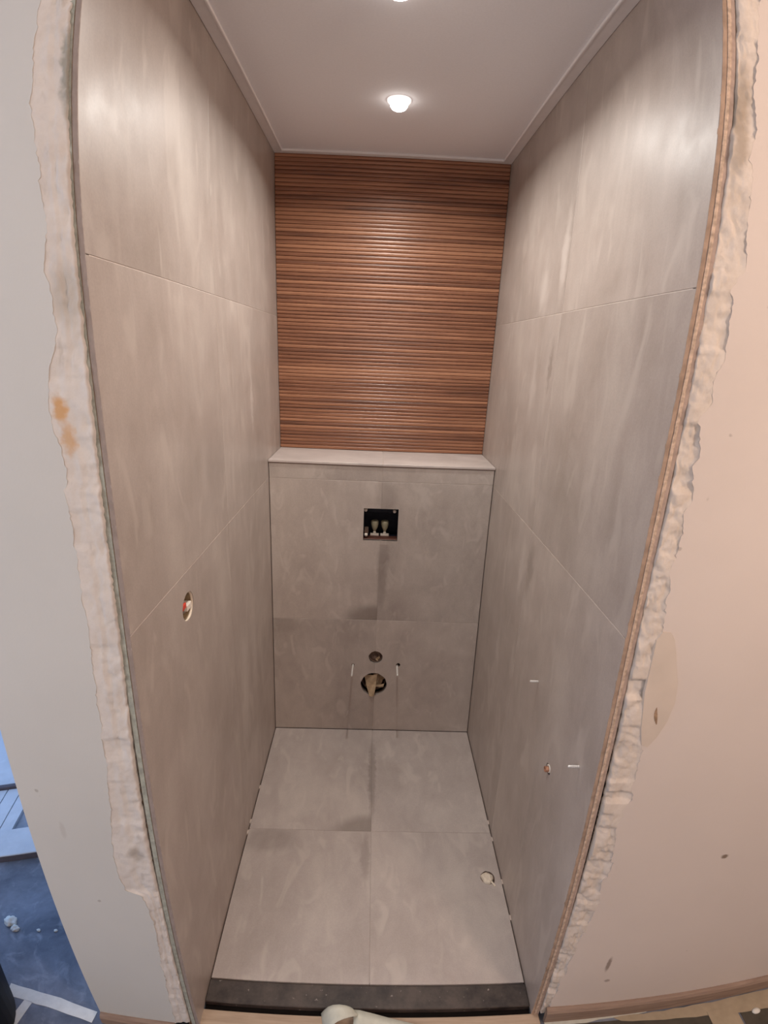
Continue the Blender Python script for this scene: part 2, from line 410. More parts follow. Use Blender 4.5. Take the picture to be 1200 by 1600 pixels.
# ---- left wall: board, tiles
wl = struct(box('wall_left', (-0.0185, YL - 0.001, -0.03), (-0.0095, YU + 0.03, H), M['grout'])); wl.data.materials.clear(); wl.data.materials.append(M['board_green'])
def tile(lo, hi, mat, parent): return box('tile', lo, hi, mat, parent, 0.0006)
VL, VR = 0.5863, 0.6289
TX = -0.0085
left_tiles = []
for z0, z1 in ((-0.012, Z2 - G), (Z2 + G, Z3 - G), (Z3 + G, H - 0.001)):
    left_tiles.append(tile((TX, YL, z0), (0, VL - G, z1), M['tile_side'], wl))
    left_tiles.append(tile((TX, VL + G, z0), (0, YU + 0.02, z1), M['tile_side'], wl))
box('grout_bed', (TX - 0.002, YL + 0.010, -0.01), (-0.0007, YU + 0.01, H - 0.01), M['grout'], wl)
def bead(name, x0, x1, y0, y1, mat, parent, wob, seed, z_lo=-0.012, z_hi=2.31, dz=0.006):
    """an uneven line of adhesive or dust along the edge of the tiles"""
    bm = bmesh.new(); prev = None; n = int((z_hi - z_lo) / dz)
    for i in range(n + 1):
        z = z_lo + i * dz
        a = x0 + wob * fbm(seed, 0, z, 55); b = x1 + wob * fbm(seed + 4, 0, z, 70); yy = y0 + wob * 0.5 * fbm(seed + 8, 0, z, 90)
        row = [bm.verts.new(p) for p in ((a, y1, z), (a, yy + 0.0004, z), ((a + b) / 2, yy, z), (b, yy + 0.0004, z), (b, y1, z))]
        if prev:
            for k in range(5): bm.faces.new((prev[k], prev[(k + 1) % 5], row[(k + 1) % 5], row[k]))
        else: bm.faces.new(row)
        prev = row
    bm.faces.new(prev[::-1]); return obj(name, bm, mat, parent)
bead('adhesive', -0.0107, -0.0083, YL + 0.0006, YL + 0.03, M['adhesive'], wl, 0.0007, 1.0)
bead('edge_skim', -0.0083, -0.0006, YL - 0.0004, YL + 0.002, M['edge_mauve'], wl, 0.0004, 2.0)
# ---- right wall
wr = struct(box('wall_right', (W + 0.0130, YR - 0.001, -0.03), (W + 0.0208, YU + 0.03, H), M['board_tan']))
right_tiles = []
for z0, z1 in ((-0.012, Z2 - 0.006 - G), (Z2 - 0.006 + G, Z3 - 0.002 - G), (Z3 - 0.002 + G, H - 0.001)):
    right_tiles.append(tile((W, YR, z0), (W + 0.0085, VR - G, z1), M['tile_side'], wr))
    right_tiles.append(tile((W, VR + G, z0), (W + 0.0085, YU + 0.02, z1), M['tile_side'], wr))
box('grout_bed', (W + 0.0007, YR + 0.010, -0.01), (W + 0.0105, YU + 0.01, H - 0.01), M['grout'], wr)
bead('adhesive', W + 0.0080, W + 0.0138, YR - 0.0022, YR + 0.03, M['adhesive_tan'], wr, 0.0004, 5.0)
bead('edge_dust', W + 0.0004, W + 0.0072, YR - 0.0010, YR + 0.002, M['edge_brown'], wr, 0.0009, 6.0)
# ---- boxed-in lower back wall
wb = struct(box('wall_back', (0.0, YB + 0.0105, -0.02), (W, YB + 0.022, ZS - 0.012), M['grout_dark']))
back_tiles = []
for z0, z1 in ((0.003, ZB - G), (ZB + G, Z2 - 0.002 - G), (Z2 - 0.002 + G, ZS - 0.0112)):
    for x0, x1 in ((0.0025, XC - G * 0.7), (XC + G * 0.7, W - 0.003)):
        back_tiles.append(tile((x0, YB, z0), (x1, YB + 0.009, z1), M['tile_back'], wb))
gb = box('grout_bed', (0.006, YB + 0.0009, 0.006), (W - 0.006, YB + 0.0108, ZS - 0.012), M['tile_back'], wb)
wall_up = struct(box('wall_back_upper', (-0.02, YU + 0.012, 0.0), (W + 0.02, YU + 0.05, H), M['dark']))
# holes
sq = cutter('box', (0.3695, YB - 0.02, 0.9165), (0.5085, YB + 0.06, 1.0525), None)
sup = cutter('round', (0.4405, YB, 0.378), 0.030, (0, 1, 0), 0.12, 0.03)
drn = cutter('round', (0.4365, YB, 0.242), 0.057, (0, 1, 0), 0.12, 0.025)
std = cutter('round', (0.540, YB, 0.342), 0.0095, (0, 1, 0), 0.12, 0.2, 12)
std2 = cutter('round', (0.343, YB, 0.338), 0.0065, (0, 1, 0), 0.12, 0.05, 12)
carve(back_tiles[:4] + [gb, wb], [sq, sup, drn, std, std2])
ebx = cutter('round', (0, 0.256, 1.083), 0.0335, (1, 0, 0), 0.12, 0.015)
carve([left_tiles[0], wl] + [o for o in wl.children if o.name.startswith('grout_bed')], [ebx])
stub = cutter('round', (W, 0.262, 0.647), 0.0140, (1, 0, 0), 0.12, 0.06, 18)
carve([right_tiles[0], wr] + [o for o in wr.children if o.name.startswith('grout_bed')], [stub])
# ---- ledge
lg = thing('tiled_ledge', 'pale grey tiled ledge on top of the boxed-in wall, under the slatted wood panel', 'ledge', (W / 2, 1.26, ZS))
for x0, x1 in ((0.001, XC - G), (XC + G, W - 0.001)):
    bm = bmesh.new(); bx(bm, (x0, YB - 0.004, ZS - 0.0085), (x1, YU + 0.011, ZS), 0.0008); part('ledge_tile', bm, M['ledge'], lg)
bm = bmesh.new(); bx(bm, (0.0, YB - 0.0025, ZS - 0.0112), (W, YB + 0.01, ZS - 0.0086)); part('edge_strip', bm, M['pipe_grey'], lg, label='thin dark grey strip under the front edge')
bm = bmesh.new(); bx(bm, (XC - G, YB - 0.003, ZS - 0.008), (XC + G, YU, ZS - 0.0006)); part('joint', bm, M['grout'], lg)
# ---- floor
fl = struct(box('floor', (-0.02, YFF + 0.003, -0.06), (W + 0.02, YB + 0.03, -0.0095), M['grout_dark']))
floor_tiles = []
for y0, y1 in ((YFF, YFJ - G), (YFJ + G, YB + 0.0005)):
    for x0, x1 in ((0.0035, XC - G * 0.8), (XC + G * 0.8, W - 0.0035)):
        floor_tiles.append(tile((x0, y0, -0.009), (x1, y1, 0.0), M['tile_floor'], fl))
gf = box('grout_bed', (0.006, YFF + 0.004, -0.0098), (W - 0.006, YB - 0.004, -0.0012), M['tile_floor'], fl)
fh = cutter('round', (0.826, 0.452, 0), 0.0245, (0, 0, 1), 0.2, 0.07, 20)
carve([floor_tiles[1], gf, fl], [fh])
bm = bmesh.new()                                          # little levelling wedges left in the open joint along the walls
for x, y in ((0.0, 0.60), (0.0, 0.645), (0.0, 0.80), (W - 0.0035, 0.59), (W - 0.0035, 0.66), (W - 0.0035, 0.31), (W - 0.0035, 0.43)):
    bx(bm, (x, y, -0.006), (x + 0.0035, y + 0.016, 0.0012))
struct(obj('trim_5', bm, M['grout'])).name = 'trim_5'
# ---- ceiling and cove trims
cl = struct(box('ceiling', (-0.02, 0.02, H), (W + 0.02, YU + 0.05, H + 0.02), M['ceiling']))
def cove(name, lo, hi, inner):
    """flat white strip with a raised bead along its inner edge"""
    o = struct(box(name, lo, hi, M['trim'], None, 0.0008))
    box('bead', inner[0], inner[1], M['trim'], o, 0.0012); return o
T = 0.036
cove('trim_1', (0.0005, 0.02, H - 0.004), (T, YU - 0.001, H), ((T - 0.006, 0.02, H - 0.007), (T, YU - T + 0.006, H - 0.0035)))
cove('trim_2', (W - T, 0.06, H - 0.004), (W - 0.0005, YU - 0.001, H), ((W - T, 0.06, H - 0.007), (W - T + 0.006, YU - T + 0.006, H - 0.0035)))
cove('trim_3', (T, YU - T, H - 0.004), (W - T, YU - 0.001, H), ((T, YU - T, H - 0.007), (W - T, YU - T + 0.006, H - 0.0035)))
struct(box('lintel', (-0.30, -0.005, H + 0.021), (2.6, 0.10, 2.62), M['paint_right'])).name = 'wall_over_doorway'

# ---- painted hall walls with their broken plaster edge (height, x) read off the photo's plane of the wall
LP = [(2.7, -0.06), (2.092, -0.058), (2.017, -0.058), (1.957, -0.063), (1.902, -0.058), (1.873, -0.05), (1.825, -0.049), (1.792, -0.043), (1.735, -0.052), (1.694, -0.049), (1.651, -0.045), (1.608, -0.059), (1.553, -0.07), (1.521, -0.071), (1.488, -0.06), (1.444, -0.061), (1.437, -0.062), (1.429, -0.065), (1.388, -0.063), (1.302, -0.063), (1.246, -0.065), (1.175, -0.062), (1.086, -0.066), (0.992, -0.068), (0.89, -0.072), (0.827, -0.076), (0.778, -0.083), (0.708, -0.092), (0.634, -0.096), (0.581, -0.091), (0.553, -0.088), (0.541, -0.054), (0.456, -0.041), (0.362, -0.044), (0.199, -0.050), (0.064, -0.056), (-0.1, -0.056)]
LI = [(2.7, -0.014), (2.056, -0.014), (1.994, -0.012), (1.96, -0.013), (1.887, -0.012), (1.768, -0.013), (1.719, -0.012), (1.644, -0.013), (1.546, -0.013), (1.43, -0.016), (1.358, -0.017), (1.259, -0.017), (1.164, -0.017), (1.035, -0.02), (0.922, -0.023), (0.815, -0.024), (0.678, -0.024), (0.544, -0.021), (0.39, -0.020), (0.208, -0.020), (0.085, -0.022), (-0.1, -0.022)]
RP = [(2.7, 0.93), (2.183, 0.929), (2.117, 0.924), (2.027, 0.923), (1.982, 0.93), (1.926, 0.924), (1.865, 0.928), (1.785, 0.935), (1.752, 0.923), (1.711, 0.927), (1.656, 0.933), (1.616, 0.919), (1.577, 0.924), (1.562, 0.912), (1.5, 0.924), (1.486, 0.914), (1.433, 0.931), (1.408, 0.923), (1.34, 0.929), (1.304, 0.918), (1.236, 0.927), (1.189, 0.925), (1.13, 0.927), (1.05, 0.93), (0.967, 0.935), (0.921, 0.944), (0.873, 0.948), (0.789, 0.952), (0.718, 0.935), (0.623, 0.95), (0.542, 0.941), (0.454, 0.944), (0.31, 0.927), (0.231, 0.919), (0.13, 0.914), (-0.1, 0.912)]
RI = [(2.7, 0.897), (2.151, 0.897), (2.069, 0.896), (1.994, 0.896), (1.971, 0.894), (1.948, 0.893), (1.869, 0.893), (1.799, 0.894), (1.745, 0.893), (1.681, 0.893), (1.615, 0.894), (1.556, 0.895), (1.494, 0.896), (1.43, 0.897), (1.315, 0.895), (1.229, 0.895), (1.137, 0.896), (1.026, 0.897), (0.936, 0.9), (0.823, 0.901), (0.663, 0.902), (0.501, 0.899), (0.363, 0.895), (0.177, 0.895), (-0.1, 0.898)]
def interp(tab, z):
    for (za, xa), (zb, xb) in zip(tab, tab[1:]):
        if za >= z >= zb: return xb + (xa - xb) * (z - zb) / max(za - zb, 1e-6)
    return tab[-1][1]
def broken_wall(side, x_end, yw, outer, inner, z_lo, z_hi, mats, seed):
    sg = 1 if side == 'left' else -1
    dz = 0.005; n = int((z_hi - z_lo) / dz) + 1
    paint, pl = bmesh.new(), bmesh.new(); prevp = prevq = None
    for i in range(n):
        z = z_lo + i * dz
        xo = interp(outer, z) + sg * 0.0035 * fbm(seed, 0, z, 45) + sg * 0.002 * fbm(seed + 3, 0, z, 160)
        bi = math.floor(z * (27 if side == 'right' else 19) + 0.8 * noise.noise(Vector((seed, 2, z * 9))))
        br = noise.cell(Vector((bi + 0.5, seed, 0.5))); b2 = noise.cell(Vector((bi + 0.5, seed, 7.5)))
        xo += sg * 0.004 * (br - 0.5) * (1 if side == 'right' else 0.4)
        xi = interp(inner, z) + 0.0022 * fbm(seed + 7, 0, z, 50) + 0.0014 * fbm(seed + 9, 0, z, 200)
        row = [paint.verts.new((x_end + (xo - x_end) * t, yw, z)) for t in (0, 0.3, 0.6, 0.8, 0.93, 1.0)]
        lip = (0.0004 + 0.0013 * abs(fbm(seed + 5, 1, z, 30))) * (0.35 if side == 'left' else 1.0)
        row.append(paint.verts.new((xo - sg * 0.0008, yw + lip + 0.003, z)))
        K = 15; q = []
        xs = xo - sg * 0.004
        for k in range(K):
            t = k / (K - 1); x = xs + (xi - xs) * t
            d = 0.0030 + 0.0022 * fbm(x + seed, 0, z * 0.8, 42) + 0.0008 * fbm(x, seed, z, 170)
            cell = noise.voronoi(Vector((x * 1.2, seed, z)) * 38)[0]
            d += (0.0022 if side == 'right' else 0.0008) * (cell[1] - cell[0] < 0.10)
            d += (0.0045 if side == 'right' else 0.0016) * (b2 - 0.35) * (1 - 0.5 * t) + (x - xs) * (br - 0.5) * (0.09 if side == 'right' else 0.03)
            if side == 'left':
                g = (t - 0.56 - 0.10 * fbm(seed + 6, 0, z, 14)) / 0.05
                d += 0.0030 * math.exp(-g * g) * max(0.0, 0.6 + fbm(seed + 1, 0, z, 18)) + (0.0016 + 0.0024 * abs(fbm(x * 0.6, 4, z, 110)) if g > 0 else 0.0)
            d = max(0.0003, min(0.0115, d)) * min(1.0, (0.08 if side == 'left' else 0.25) + 3 * t) * (1.0 if t < 0.8 else 1.0 + 1.2 * max(0.0, fbm(seed + 2, 0, z, 26)))
            q.append(pl.verts.new((x, yw + d, z)))
        q.append(pl.verts.new((xi + sg * 0.0003, yw + 0.0165, z)))
        for prev, cur, b_ in ((prevp, row, paint), (prevq, q, pl)):
            if prev:
                for k in range(len(cur) - 1): b_.faces.new((prev[k], prev[k + 1], cur[k + 1], cur[k]))
        prevp, prevq = row, q
    return paint, pl
for side, x_end, yw, o_, i_, mats, seed in (('left', -0.263, YWL, LP, LI, ('paint_left', 'plaster_left'), 3.3), ('right', 2.6, YWR, RP, RI, ('paint_right', 'plaster_right'), 8.1)):
    zt = 2.6 if side == 'left' else 2.6
    pb, qb = broken_wall(side, x_end, yw, o_, i_, 0.012 if side == 'left' else 0.0, zt, mats, seed)
    wf = struct(obj('wall_front_' + side, pb, M[mats[0]]))
    pl = obj('broken_plaster', qb, M[mats[1]], wf, True)
    lo, hi = ((x_end, yw, -0.03), (-0.10, YU + 0.2, 2.6)) if side == 'left' else ((0.965, yw + 0.0125, -0.03), (x_end, yw + 0.11, 2.6))
    if side == 'left': box('masonry', (x_end, yw + 0.0005, -0.03), (-0.10, YU + 0.2, 2.6), M[mats[0]], wf)
    else: box('masonry', lo, hi, M[mats[0]], wf)
    # dark backing sheet behind the crack between plaster and board
    if side == 'left': box('crack_backing', (-0.0985, yw + 0.018, -0.03), (-0.0205, yw + 0.03, 2.6), M['adhesive'], wf)
    else: box('crack_backing', (W + 0.0215, yw + 0.018, -0.03), (0.964, yw + 0.03, 2.6), M['dark'], wf)
# scraped filler patch on the right
bm = bmesh.new()
out = [(0.925, 1.165), (0.934, 1.182), (0.948, 1.181), (0.958, 1.166), (0.967, 1.139), (0.977, 1.10), (0.986, 1.072), (0.990, 1.03), (0.984, 0.985), (0.972, 0.95), (0.958, 0.925), (0.945, 0.93), (0.936, 0.97), (0.926, 1.05)]
top = [bm.verts.new((x, YWR - 0.0012, z)) for x, z in out]; bot = [bm.verts.new((x + 0.002 * (1 if x > 0.95 else -1), YWR + 0.002, z)) for x, z in out]
bm.faces.new(top)
for k in range(len(out)): bm.faces.new((top[k], top[(k + 1) % len(out)], bot[(k + 1) % len(out)], bot[k]))
fp = obj('filler_patch', bm, M['filler']); tag(fp, 'smooth beige filler patch at the chipped edge of the right painted wall', 'patch')
bm = bmesh.new()                                          # crescent gouge under the patch
cr = [Vector((0.956 + 0.0135 * (1 - math.cos(t * 1.15)), YWR - 0.0016, 1.02 - 0.040 * t)) for t in [k / 10 for k in range(11)]]
for k in range(10):
    w0, w1 = 0.0035 * math.sin(PI * (k + 0.3) / 11) , 0.0035 * math.sin(PI * (k + 1.3) / 11)
    A, B = cr[k], cr[k + 1]
    bm.faces.new([bm.verts.new(v) for v in (A - Vector((w0, 0, 0)), A + Vector((w0, 0, 0)), B + Vector((w1, 0, 0)), B - Vector((w1, 0, 0)))])
bmesh.ops.remove_doubles(bm, verts=bm.verts[:], dist=1e-5)
obj('gouge', bm, M['adhesive'], fp)

# ---- hall
struct(box('floor_hall', (-4.0, -2.4, FL - 0.05), (2.7, 3.5, FL), M['floor_hall']))
struct(box('wall_hall_rear', (-1.7, -2.5, FL), (2.7, -2.4, 2.6), M['paint_right']))
struct(box('wall_hall_end', (2.6, -2.4, FL), (2.7, 0.05, 2.6), M['paint_right']))
struct(box('wall_sky_block', (-1.7, -2.4, FL), (-1.6, -0.75, 2.6), M['paint_left']))  # unseen wall added to keep blue sky light off the hall
struct(box('ceiling_hall', (-1.7, -2.4, 2.6), (2.7, 0.06, 2.65), M['ceiling']))
# timber strip left along the foot of the hall walls
bm = bmesh.new()
prof = [(0, 0.0), (-0.014, 0.0), (-0.014, 0.026), (-0.010, 0.034), (-0.004, 0.038), (0, 0.038)]
def strip(name, x0, x1, y, z, mat, nx=14, wob=0.0012):
    bm = bmesh.new(); rows = []
    for i in range(nx + 1):
        x = x0 + (x1 - x0) * i / nx; j = wob * fbm(x, 5, 1, 8)
        rows.append([bm.verts.new((x, y + a_ + (j if a_ < 0 else 0), z + b_)) for a_, b_ in prof])
    for A, B in zip(rows, rows[1:]):
        for k in range(len(prof)): bm.faces.new((A[k], A[(k + 1) % len(prof)], B[(k + 1) % len(prof)], B[k]))
    bm.faces.new(rows[0]); bm.faces.new(rows[-1][::-1])
    return struct(obj(name, bm, mat))
strip('baseboard_right', 0.905, 2.55, YWR, 0.001, M['skirt'])
box('packing', (0.906, YWR - 0.012, FL), (2.54, YWR, 0.001), M['skirt'], bpy.data.objects['baseboard_right'])
strip('baseboard_left', -0.262, -0.060, YWL, -0.022, M['skirt'])

# ================================================================== things
# ---- slatted wood-look panel above the ledge: every rib a slat
wp = thing('wood_panel', 'brown wood-look panel of thin horizontal slats filling the back wall above the ledge', 'wall panel', (W / 2, YU, ZS))
bm = bmesh.new(); bx(bm, (0.0015, YU + 0.004, ZS + 0.001), (W - 0.0015, YU + 0.0115, H - 0.001)); part('backing', bm, M['wood_back'], wp)
NS = 78
pitch = (H - 0.001 - ZS - 0.0012) / NS
prof = [(0.0045, 0.02), (0.0018, 0.05), (0.0006, 0.18), (0.0, 0.5), (0.0006, 0.80), (0.0018, 0.93), (0.0045, 0.97)]
for k in range(NS):
    z0 = ZS + 0.0012 + k * pitch; bm = bmesh.new(); ends = []
    dy = random.uniform(0, 0.0006)
    for x in (0.0018, W - 0.0018):
        ends.append([bm.verts.new((x, YU + dy + a_, z0 + b_ * pitch)) for a_, b_ in prof])
    for j in range(len(prof) - 1): bm.faces.new((ends[0][j], ends[1][j], ends[1][j + 1], ends[0][j + 1]))
    bm.faces.new((ends[0][-1], ends[1][-1], ends[1][0], ends[0][0])); bm.faces.new(ends[0]); bm.faces.new(ends[1][::-1])
    part('slat', bm, M['wood'], wp)

# ---- downlights
def downlight(x, y, label):
    t = thing('downlight', label, 'ceiling light', (x, y, H), 'downlights in the white ceiling')
    bm = bmesh.new(); ring(bm, 0.026, 0.034, -0.004, 0.001, (x, y, H), (0, 0, 1)); part('ring', bm, M['halo'], t, True, 'glowing ring imitating the lamp halo')  # emissive ring added to imitate the halo of the lamp
    bm = bmesh.new(); lathe(bm, [(0.0265, 0.0), (0.0268, -0.008), (0.025, -0.016), (0.020, -0.023), (0.011, -0.0275), (0.003, -0.0285)], (x, y, H), (0, 0, 1)); part('lens', bm, M['lens'], t, True, 'bright white domed lens')
    l = bpy.data.lights.new('downlight_beam', 'AREA'); l.shape = 'DISK'; l.size = 0.045; l.energy = LAMP; l.color = (1.0, 0.975, 0.925); l.spread = math.radians(158)
    lo = bpy.data.objects.new('downlight_beam', l); COL.objects.link(lo); lo.parent = t; lo.location = (0, 0, -0.030)
    return t
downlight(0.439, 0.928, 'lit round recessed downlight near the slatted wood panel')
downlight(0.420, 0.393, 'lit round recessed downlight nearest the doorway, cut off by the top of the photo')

# ---- cistern hatch
ch = thing('cistern_hatch', 'square open hatch in the boxed-in wall showing the black cistern box and its valves', 'hatch', (0.439, YB + 0.012, 0.985))
x0, x1, z0, z1, ya, yb = 0.3665, 0.5115, 0.9135, 1.0555, YB + 0.0225, YB + 0.115
bm = bmesh.new()
t_ = 0.003
bx(bm, (x0 - t_, ya, z0 - t_), (x0, yb, z1 + t_)); bx(bm, (x1, ya, z0 - t_), (x1 + t_, yb, z1 + t_))
bx(bm, (x0, ya, z0 - t_), (x1, yb, z0)); bx(bm, (x0, ya, z1), (x1, yb, z1 + t_)); bx(bm, (x0 - t_, yb, z0 - t_), (x1 + t_, yb + t_, z1 + t_))
part('box_liner', bm, M['black_plastic'], ch)
bm = bmesh.new(); bx(bm, (0.372, YB + 0.012, 0.9165), (0.508, YB + 0.05, 0.9195), 0.0008); part('bottom_rim', bm, M['brown_plastic'], ch, False, 'brown bottom rim')
bm = bmesh.new(); bx(bm, (0.380, YB + 0.075, 1.012), (0.498, YB + 0.09, 1.034), 0.003); part('cross_bar', bm, M['black_plastic'], ch)
for vx in (0.4155, 0.4575):
    bm = bmesh.new(); y_ = YB + 0.055
    lathe(bm, [(0.0038, -0.066), (0.0038, -0.048), (0.0075, -0.040), (0.0125, -0.030), (0.0155, -0.016), (0.0158, -0.006), (0.0140, -0.001), (0.0120, 0.0)], (vx, y_, 0.985), (0, 0, 1), 20)
    v_ = part('valve', bm, M['valve'], ch, True, 'grey-green pear-shaped valve knob')
    bm = bmesh.new()
    lathe(bm, [(0.006, -0.062), (0.0065, -0.053), (0.0045, -0.048)], (vx, y_, 0.985), (0, 0, 1), 14)
    bx(bm, (vx - 0.0175, y_ - 0.008, 0.9195), (vx + 0.0175, y_ + 0.008, 0.927), 0.001)
    part('valve_base', bm, M['white_plastic'], v_, False, 'white base')
for sx, sz in ((0.4935, 1.038), (0.3765, 1.040), (0.3805, 0.934)):
    bm = bmesh.new(); lathe(bm, [(0.0072, 0.03), (0.0072, 0.004), (0.006, 0.0), (0.002, -0.001)], (sx, YB + 0.013, sz), (0, 1, 0), 14); part('screw', bm, M['white_plastic'], ch, True, 'white screw head')
bm = bmesh.new(); bx(bm, (0.3735, YB + 0.02, 0.939), (0.390, YB + 0.05, 0.958), 0.001); part('clip', bm, M['pipe_grey'], ch, False, 'grey clip')

# ---- drain opening with crumpled brown paper
dp = thing('drain_pipe', 'large round drain pipe opening low in the boxed-in wall', 'pipe', (0.4365, YB + 0.012, 0.242))
bm = bmesh.new(); ring(bm, 0.052, 0.0555, 0.036, 0.12, (0.4365, YB, 0.242), (0, 1, 0)); part('pipe_wall', bm, M['pipe_grey'], dp, True)
bm = bmesh.new(); lathe(bm, [(0.0515, 0.112), (0.0515, 0.114)], (0.4365, YB, 0.242), (0, 1, 0)); part('pipe_end', bm, M['pipe_dark'], dp)
def sheet(bm, quad, nu, nv, fold, th=0.0008):
    """crumpled sheet over four corners; FOLD(u, v) pushes it along y"""
    rows = []
    for i in range(nu + 1):
        u = i / nu; r = []
        for j in range(nv + 1):
            v = j / nv
            p = (Vector(quad[0]) * (1 - u) * (1 - v) + Vector(quad[1]) * u * (1 - v) + Vector(quad[2]) * u * v + Vector(quad[3]) * (1 - u) * v)
            p.y += fold(u, v); r.append(p)
        rows.append(r)
    ribbon(bm, rows, th)
pp = thing('paper_plug', 'crumpled brown paper stuffed into the large drain pipe opening', 'paper', (0.4365, YB, 0.242))
bm = bmesh.new()
sheet(bm, [(0.393, YB + 0.010, 0.272), (0.452, YB + 0.004, 0.292), (0.440, YB - 0.012, 0.188), (0.418, YB - 0.010, 0.190)], 8, 8, lambda u, v: 0.016 * abs(u - 0.62) * (1 - v) + 0.003 * math.sin(9 * v + 5 * u))
part('front_fold', bm, M['tan_paper'], pp, False)
bm = bmesh.new()
sheet(bm, [(0.443, YB + 0.018, 0.216), (0.447, YB + 0.010, 0.232), (0.482, YB + 0.002, 0.244), (0.478, YB + 0.012, 0.218)], 6, 6, lambda u, v: -0.006 * math.sin(PI * u) + 0.002 * math.sin(8 * v))
part('side_fold', bm, M['tan_paper'], pp, False)
bm = bmesh.new()
sheet(bm, [(0.398, YB + 0.03, 0.21), (0.440, YB + 0.02, 0.290), (0.484, YB + 0.022, 0.262), (0.462, YB + 0.035, 0.205)], 8, 8, lambda u, v: 0.010 * math.sin(7 * u + 3 * v) + 0.004 * math.sin(17 * v))
part('back_fold', bm, M['tan_paper'], pp, False)
# ---- supply opening
sp = thing('supply_pipe', 'small round water supply opening above the large drain pipe', 'pipe', (0.4405, YB + 0.012, 0.378))
bm = bmesh.new(); ring(bm, 0.0245, 0.0275, 0.006, 0.08, (0.4405, YB, 0.378), (0, 1, 0)); part('pipe_wall', bm, M['pipe_grey'], sp, True)
bm = bmesh.new(); lathe(bm, [(0.024, 0.014), (0.020, 0.012), (0.006, 0.016), (0.002, 0.017)], (0.4375, YB, 0.380), (0.12, 1, -0.1)); part('cap', bm, M['pipe_grey'], sp, True)
bm = bmesh.new()
sheet(bm, [(0.440, YB + 0.006, 0.364), (0.455, YB + 0.004, 0.384), (0.459, YB + 0.008, 0.374), (0.449, YB + 0.004, 0.357)], 4, 4, lambda u, v: 0.003 * math.sin(6 * u))
part('flap', bm, M['tan_paper'], sp, False, 'brown paper flap')
# ---- threaded studs
def stud(name, base, d, L, r, label, group, collar=True):
    t = thing(name, label, 'stud', base, group); b = Vector(base); d = Vector(d).normalized()
    bm = bmesh.new(); n = int(L / 0.002); pr = [(r, -0.05)]
    pr += [(r * (1.0 if k % 2 else 0.86), k * L / n) for k in range(n)] + [(r * 0.8, L), (r * 0.5, L + 0.001)]
    lathe(bm, pr, b, d, 10); part('thread', bm, M['zinc'], t, False)
    if collar:
        bm = bmesh.new(); ring(bm, r * 1.05, r * 1.55, -0.012, -0.001, b, d, 14); part('wall_plug', bm, M['pipe_grey'], t, True)
    return t
stud('threaded_stud', (0.343, YB, 0.338), (-0.02, -1, 0), 0.079, 0.0040, 'bright steel toilet fixing stud left of the large drain pipe', 'steel toilet fixing studs')
stud('threaded_stud', (0.535, YB, 0.338), (-0.02, -1, -0.02), 0.068, 0.0043, 'bright steel toilet fixing stud right of the large drain pipe, beside a chipped hole', 'steel toilet fixing studs')
stud('threaded_stud', (W, 0.414, 0.798), (-1, 0, 0), 0.022, 0.0034, 'short steel stud sticking out of the right wall, farther from the doorway', 'basin studs on the right wall')
stud('threaded_stud', (W, 0.114, 0.797), (-1, 0, 0), 0.024, 0.0034, 'short steel stud sticking out of the right wall, nearer to the doorway', 'basin studs on the right wall')
# ---- basin pipe stub
ps = thing('pipe_stub', 'copper basin pipe stub in a small hole low in the right wall', 'pipe', (W, 0.262, 0.647))
bm = bmesh.new(); ring(bm, 0.0055, 0.0072, -0.009, 0.02, (W, 0.262, 0.646), (1, 0, 0), 18); part('copper_pipe', bm, M['copper'], ps, True)
bm = bmesh.new(); lathe(bm, [(0.0055, -0.006), (0.0055, -0.004)], (W, 0.262, 0.646), (1, 0, 0), 14); part('pipe_inside', bm, M['pipe_dark'], ps)
bm = bmesh.new(); ring(bm, 0.0080, 0.0100, -0.002, 0.008, (W, 0.258, 0.652), (1, 0, 0), 18); part('sleeve', bm, M['white_plastic'], ps, True, 'white plastic sleeve')
# ---- socket box in the left wall
eb = thing('socket_box', 'round electrical box with red and white wiring set in the left wall', 'electrical box', (0, 0.256, 1.083))
bm = bmesh.new(); ring(bm, 0.0295, 0.0318, -0.050, -0.006, (0, 0.256, 1.083), (1, 0, 0)); part('box_wall', bm, M['box_cream'], eb, True)
bm = bmesh.new(); lathe(bm, [(0.029, -0.050), (0.029, -0.047)], (0, 0.256, 1.083), (1, 0, 0)); part('box_base', bm, M['pipe_dark'], eb)
bm = bmesh.new(); tube(bm, [(-0.046, 0.262, 1.058), (-0.026, 0.262, 1.060), (-0.012, 0.260, 1.068), (-0.010, 0.259, 1.080)], 0.0048); part('cable', bm, M['cable'], eb, True, 'grey cable')
bm = bmesh.new(); tube(bm, [(-0.046, 0.252, 1.106), (-0.026, 0.250, 1.105), (-0.012, 0.250, 1.100), (-0.009, 0.250, 1.092)], 0.0052); part('cable', bm, M['cable'], eb, True, 'grey cable')
bm = bmesh.new(); bx(bm, (-0.020, 0.2555, 1.069), (-0.002, 0.282, 1.084), 0.0015); part('connector', bm, M['white_plastic'], eb, False, 'white wire connector')
bm = bmesh.new(); bx(bm, (-0.020, 0.231, 1.081), (-0.003, 0.2545, 1.095), 0.002); part('connector', bm, M['red'], eb, False, 'red wire connector')
for dz in (0.0, 0.0062):
    bm = bmesh.new(); tube(bm, [(-0.044, 0.244, 1.078 + dz), (-0.028, 0.240, 1.080 + dz), (-0.019, 0.240, 1.0825 + dz)], 0.0026); part('wire', bm, M['red'], eb, True, 'red wire')
bm = bmesh.new(); ring(bm, 0.0318, 0.0332, -0.0085, -0.0012, (0, 0.256, 1.083), (1, 0, 0)); part('cut_edge', bm, M['crumpled'], eb, True, 'pale chipped edge of the hole')
